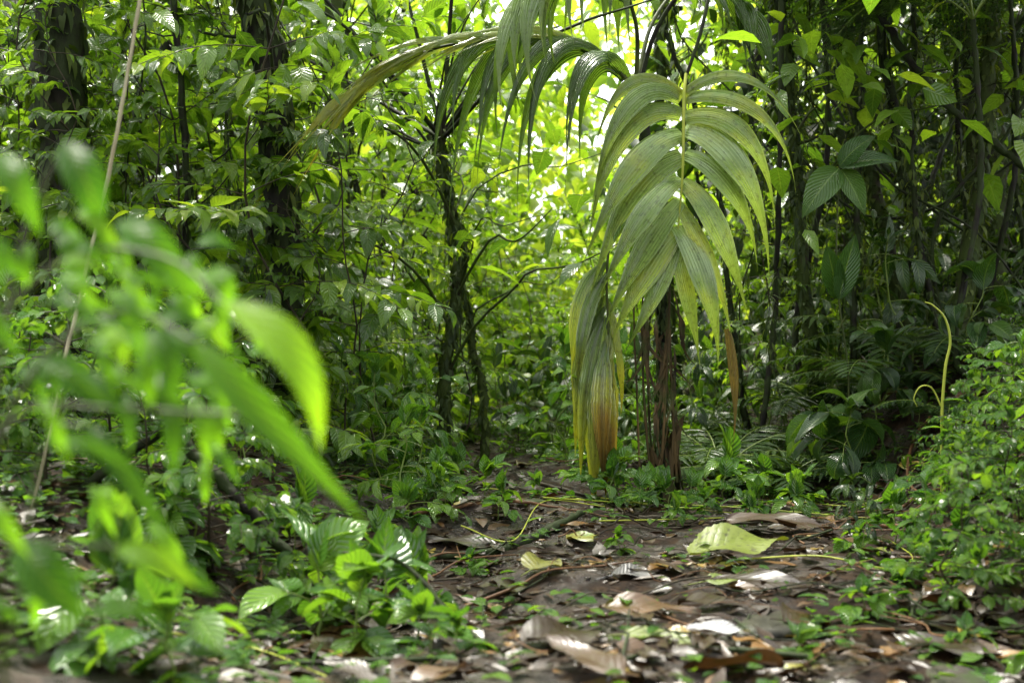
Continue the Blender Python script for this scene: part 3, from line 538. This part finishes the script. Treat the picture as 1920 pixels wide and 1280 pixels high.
    def hang(m,q,t0,t1,n,Lf,w,agef,sgs=(-1,1),out=.25,fwd=.25,nh=FRN,down=.85,mid=.25):
        T=nrm(np.gradient(q,axis=0))
        for i in range(n):
            t=t0+(t1-t0)*i/(n-1)+rng.uniform(-.01,.01);k=int(np.clip(t,0,1)*39)
            for sg in sgs:
                L=Lf(t)*K*rng.uniform(.65,1.12);p=q[k];side=np.array([0,sg*1.,0]);d=T[k]
                e1=p+(d*.35+side*out+UP*.18)*L*.4;e2=p+(d*.55+side*out*1.2-UP*mid)*L*.75+rng.normal(0,.014,3);e3=p+(d*(.45+fwd)+side*out*1.1-UP*down)*L+rng.normal(0,.03,3)
                ribbon(m,[p,e1,e2,e3],w*K*rng.uniform(.75,1.2),nh+np.array([rng.normal(0,.5),0,sg*-.2]),'palm',18,9,pleat=.14,arch=.3,rnd=agef(t,sg))
    def f2(m,q):
        hang(m,q,.10,.52,7,lambda t:410-160*max(0,t-.3),32,lambda t,s:[.06,.14] if s>0 else [.2,.16],out=.2,fwd=-.05)
        hang(m,q,.28,1,20,lambda t:290-90*t,15,lambda t,s:[.40+.12*t,.50+.12*t,.55+.3*max(0,t-.45)*(rng.random()+.4)],out=.18,fwd=.6,down=.34,mid=-.08,nh=np.array([0,-1,.4]))
    frond('palm_frond_arching',[(-55,780,.1),(-100,830,.08),(-180,862,.04),(-300,868,0),(-420,850,-.05),(-510,805,-.1),(-575,755,-.12)],[.009,.006,.003],f2,None,'arching frond with orange yellow tips')
    def f3(m,q): hang(m,q,.35,1,9,lambda t:260,34,lambda t,s:.42 if s<0 else .2,out=.25,fwd=-.2)
    frond('palm_frond_upper',[(-55,780,.1),(-60,900,.0),(-110,985,-.1),(-190,985,-.18),(-270,920,-.22)],[.009,.006,.003],f3)
    def f4(m,q): hang(m,q,.5,1,5,lambda t:150,34,lambda t,s:.15,out=.25,fwd=-.1)
    frond('palm_frond_upper',[(-55,780,.1),(-20,920,.2),(50,1010,.3),(130,1010,.35),(190,960,.4)],[.009,.006,.003],f4)
    def f5(m,q):
        for i in range(12):
            f=i/11;v0=455-20*i;u0=-115+rng.uniform(-3,3);u1=-196+9*i+rng.normal(0,8);v1=(260-42*i) if i<6 else rng.uniform(-5,60)
            r=[.32+.12*f,.47+.1*f,.56+.08*f,.62+.06*f] if i<8 else [.5,.62,.8,.98]
            dd=rng.uniform(-.04,.04);ribbon(m,Q([(u0,v0,-.02),((u0*.45+u1*.55)-18+8*f,v0-(v0-v1)*.25,-.06+dd),((u0*.15+u1*.85)-6,v0-(v0-v1)*.65,-.05+dd),(u1,v1,-.02+dd)]),rng.uniform(26,42)*K,FRN+np.array([rng.normal(0,.35),0,0]),'lance',30,15,pleat=.25,arch=.3,rnd=r,ragged=.06)
        for i in range(7):
            v0=rng.uniform(200,400);L=rng.uniform(130,280);u0=-112;u1=-105+rng.uniform(-50,35)
            ribbon(m,Q([(u0,v0,-.01),(u0+15,v0-L*.3,-.04),(u1+8,v0-L*.7,-.04),(u1,v0-L,-.02)]),rng.uniform(12,26)*K,FRN+np.array([rng.normal(0,.6),0,0]),'lance',24,9,pleat=.3,arch=.6,rnd=[.5,.7,1] if i%2 else [.5,.6,.66],ragged=.15)
    frond('palm_frond_dying',[(-15,430,.08),(-70,520,.02),(-105,500,-.01),(-115,420,-.02),(-112,300,-.02),(-125,180,-.01)],[.007,.005,.003],f5,None,'yellow and brown dying frond hanging down')
    e=thing('understory_palm',parts,(x0,y0,z0),'small palm with drooping ribbed fronds beside path','palm tree')
    for c in e.children:
        if labs.get(c.data.name): c['label']=labs[c.data.name]
palm()
# ------------------------------------------------------------ explicit broadleaf plants
def explicit(name,org,scale,stems,lvs,mat,label,cat,smat=M_STEM,shape='ovate',nt=21,ns=9,sr=.004,group=None):
    f=lambda l:np.array([[u*scale,d,v*scale] for u,v,d in l]);a=MB();b=MB()
    for s in stems: tube(a,f(s),[sr,sr*.6],6,n=24)
    for pts,w,nh,r in lvs: ribbon(b,f(pts),w*scale,nh,shape,nt,ns,arch=-.2,rnd=r)
    return thing(name,[('stem',a.build(name+'_stem',smat)),('foliage',b.build(name+'_leaf',mat))],org,label,cat,group)
x0,y0=1.22,5.3;s=.00199
def lf(b,t,w,r=.5,nh=(0,-1,.7),d0=0,d1=-.05):
    b=np.array(b,float);t=np.array(t,float);m1=b+(t-b)*.35+np.array([0,12]);m2=b+(t-b)*.7+np.array([0,8])
    return ([(*b,d0),(*m1,d0+(d1-d0)*.4),(*m2,d0+(d1-d0)*.75),(*t,d1)],w,nh,r)
explicit('broad_leaved_sapling',(x0,y0,.0),s,[[(0,0,0),(20,200,.02),(-5,400,0),(0,605,0)],[(-3,300,0),(10,330,-.02)]],
 [lf((0,605),(-75,510),62,.8),lf((0,607),(105,615),58,.6,(0,-.8,1)),lf((2,603),(42,515),52,.9),lf((0,609),(62,662),44,.5),
  lf((-3,360),(25,480),52,.5,(.3,-1,0),-.02,-.05),lf((-3,360),(-30,460),44,.45,(-.3,-1,0))],M_BIG,'sapling with broad deeply veined drooping leaves','plant',smat=M_PET)
# near shrubs rooted on the bank
A=[];A2=[];RS=np.random.default_rng(5)
fr=lambda p,w,r,d,nh=(.2,-1,.5),T=A:T.append(([(u,v+853,d+e) for (u,v),e in zip(p,(0,-.02,-.02,0))],w,nh,r))
fr([(430,710),(560,665),(612,560),(608,440)],88,1.0,-.02,(.7,-.9,.3));fr([(365,640),(450,560),(560,440),(688,298)],68,.6,.0)
fr([(0,600),(60,590),(130,560),(200,470)],70,.2,.05,T=A2);fr([(130,480),(190,430),(260,330),(305,240)],44,.1,.02,T=A2)
fr([(215,250),(280,262),(340,225),(372,178)],50,.95,.0);fr([(40,262),(80,235),(130,170),(162,115)],90,.1,-.02,T=A2)
fr([(60,1040),(110,985),(145,920),(132,860)],80,.05,.05,T=A2);fr([(-20,1000),(20,960),(50,900),(60,840)],60,.3,.0,T=A2);fr([(170,880),(230,862),(300,800),(325,700)],74,.3,.05,T=A2)
fr([(350,770),(392,780),(412,730),(398,690)],60,.6,.03,T=A2);fr([(220,590),(260,560),(300,520),(330,505)],50,.2,.03,T=A2);fr([(230,230),(300,200),(350,160),(380,140)],44,.2,.04,T=A2)
fr([(0,250),(20,300),(30,260),(20,200)],60,.8,-.1)
for i in range(95):
    if i<80: u=RS.uniform(-60,310);v=RS.uniform(580,930)-max(0,u-120)*.5
    else: u=RS.uniform(-60,150);v=RS.uniform(120,560)
    an=RS.uniform(-1.2,.5);L=RS.uniform(70,170)
    fr([(u,v),(u+L*.35*math.cos(an),v+L*.35*math.sin(an)+12),(u+L*.7*math.cos(an-.3),v+L*.7*math.sin(an-.3)),(u+L*math.cos(an-.5),v+L*math.sin(an-.5))],RS.uniform(22,48),RS.uniform(0,.95),RS.uniform(-.1,.4),(RS.normal(0,.5),-1,RS.uniform(.2,1.2)),T=A if i%2 else A2)
sh=lambda l:[(u,v+853,d) for u,v,d in l]
st=[sh([(-60,-853,.1),(-90,-200,.1),(-120,300,.08),(-60,650,.05),(100,810,.05),(300,800,.02),(430,710,-.02)]),sh([(-95,0,.1),(0,240,.02),(150,255,0),(220,250,0),(370,180,0)]),sh([(-110,400,.08),(50,620,.05),(200,700,.05),(365,640,0)])]
st2=[sh([(-100,-853,.15),(-120,-100,.12),(-120,300,.08),(0,500,.02),(200,512,.0),(330,505,0),(470,500,.0)]),sh([(-120,300,.08),(-60,650,.05),(-20,850,.05),(60,1040,.05)]),sh([(-95,0,.1),(-20,420,.1),(130,480,.02)])]
explicit('overhanging_shrub',(-.36,1.0,-.0),.000375,st,A,M_NEAR,'shrub with long drooping bright green leaves','shrub',smat=M_PET,shape='lance',sr=.0025,nt=15,ns=7)
explicit('overhanging_shrub',(-.36,1.02,-.0),.000375,st2,A2,M_NEAR,'shrub with dark green pointed leaves','shrub',smat=M_PET,shape='lance',sr=.0025,nt=15,ns=7)
stick('dry_cane',[(-1.06,3.0,.1),(-1.0,3.0,.256),(-.945,3.0,.515),(-.88,3.0,.785),(-.84,3.0,.965),(-.79,3.0,1.25),(-.77,3.0,1.4)],[.003,.004,.0035],M_CANE,'tall pale dry cane leaning over the bank','cane',n=40)
for i in range(50):
    y=rng.uniform(5.6,8.5);x=rng.uniform(.14,.42)*y if i<40 else rng.uniform(-.4,-.15)*y;z=rng.uniform(2.6,3.4);zl=rng.uniform(0,1.2);m_=MB()
    p=np.array([(rng.normal(0,.12),rng.normal(0,.05),(zl-z)*f) for f in np.linspace(0,1,7)]);q=spline(p,36);r=rng.uniform(.002,.006);tube(m_,q,[r,r*.7],5)
    n=350;k=rng.integers(0,36,n);a=rng.uniform(0,TAU,n);ml=MB();leaves(ml,q[k]+rng.normal(0,.01,(n,3)),np.stack([np.cos(a),np.sin(a),rng.uniform(-2.2,.2,n)],1),UP,rng.uniform(.015,.08,n),rng.uniform(.005,.018,n),.6,.1,'ovate',4,3)
    thing('hanging_liana',[('stem',m_.build('liana_stem',M_BARKD)),('moss',ml.build('liana_moss',M_MOSS))],(x,y,z),'thin mossy liana hanging from the canopy','liana',group='lianas hanging in the forest')
for p,r in(([(1.5,5.9,1.95),(1.7,5.7,1.55),(1.95,5.6,1.3),(2.3,5.5,1.0)],.016),([(2.4,6.2,2.2),(2.0,6.3,1.6),(1.7,6.0,1.0),(1.6,6.0,.4)],.012),([(.9,6.6,2.4),(1.3,6.4,1.4),(1.7,6.2,1.1),(2.4,6.0,1.5)],.007),([(1.2,7,2.6),(1.5,6.5,1.6),(2.0,6.1,1.0),(2.6,6.0,.9)],.008),([(1.9,6.0,.3),(1.75,5.9,1.0),(2.1,5.9,1.5),(2.3,5.9,2.2)],.009),([(1.1,5.8,.1),(1.5,5.8,.5),(1.9,5.7,.7),(2.3,5.6,1.3)],.006),([(1.3,6.0,2.0),(1.5,5.9,1.3),(1.9,5.8,1.0),(2.2,5.8,.6)],.006)): stick('liana',p,[r,r*.8],M_BARKD,'dark mossy liana slanting between trees','liana',n=50,rough=.3,grp='lianas slanting between trees')
for x,y,z,sc in((1.75,5.4,1.78,.7),(2.1,6.0,2.05,.8),(1.35,6.2,2.1,.7),(1.1,5.8,2.1,.6)):
    m_=MB();tube(m_,[(0,.1,float(H(x,y))-z-.02),(.10,.05,-z*.7),(-.03,0,-z*.35),(0,0,0)],[.014,.010],8,n=60,rough=.4)
    t=thing('tree_fern',TFERN[0]+[('trunk',m_.build('fern_trunk',M_BARKD))],(x,y,z),'slender tree fern with lacy drooping fronds','tree fern',group='tree ferns',rz=rng.uniform(0,6))
    for c in t.children:
        if not c.name.startswith('trunk'): c.scale=(sc,)*3
# ------------------------------------------------------------ light, sky, camera
w=bpy.data.worlds.new('World');scene.world=w;w.use_nodes=True;nt=w.node_tree;bg=nt.nodes['Background']
sky=nt.nodes.new('ShaderNodeTexSky');sky.sky_type='NISHITA';sky.sun_disc=False
sd=Vector((-.2,.38,1.0)).normalized();sky.sun_elevation=math.asin(sd.z);sky.sun_rotation=math.atan2(sd.x,sd.y);sky.dust_density=3
hs=nt.nodes.new('ShaderNodeHueSaturation');hs.inputs['Saturation'].default_value=.12;nt.links.new(sky.outputs[0],hs.inputs['Color']);nt.links.new(hs.outputs[0],bg.inputs[0]);bg.inputs[1].default_value=.64
L=bpy.data.lights.new('sun','SUN');L.energy=13.5;L.angle=math.radians(14);L.color=(1,.95,.82);lo=bpy.data.objects.new('sun',L);COL.objects.link(lo);lo.rotation_euler=sd.to_track_quat('Z','Y').to_euler()
cam=bpy.data.cameras.new('camera');co=bpy.data.objects.new('camera',cam);COL.objects.link(co);co.location=(0,0,.56);co.rotation_euler=(math.radians(90),0,0)
cam.lens=50;cam.sensor_width=36;cam.clip_start=.05;cam.clip_end=300;cam.dof.use_dof=True;cam.dof.focus_distance=4.8;cam.dof.aperture_fstop=4.0
scene.camera=co
scene.view_settings.view_transform='Standard'
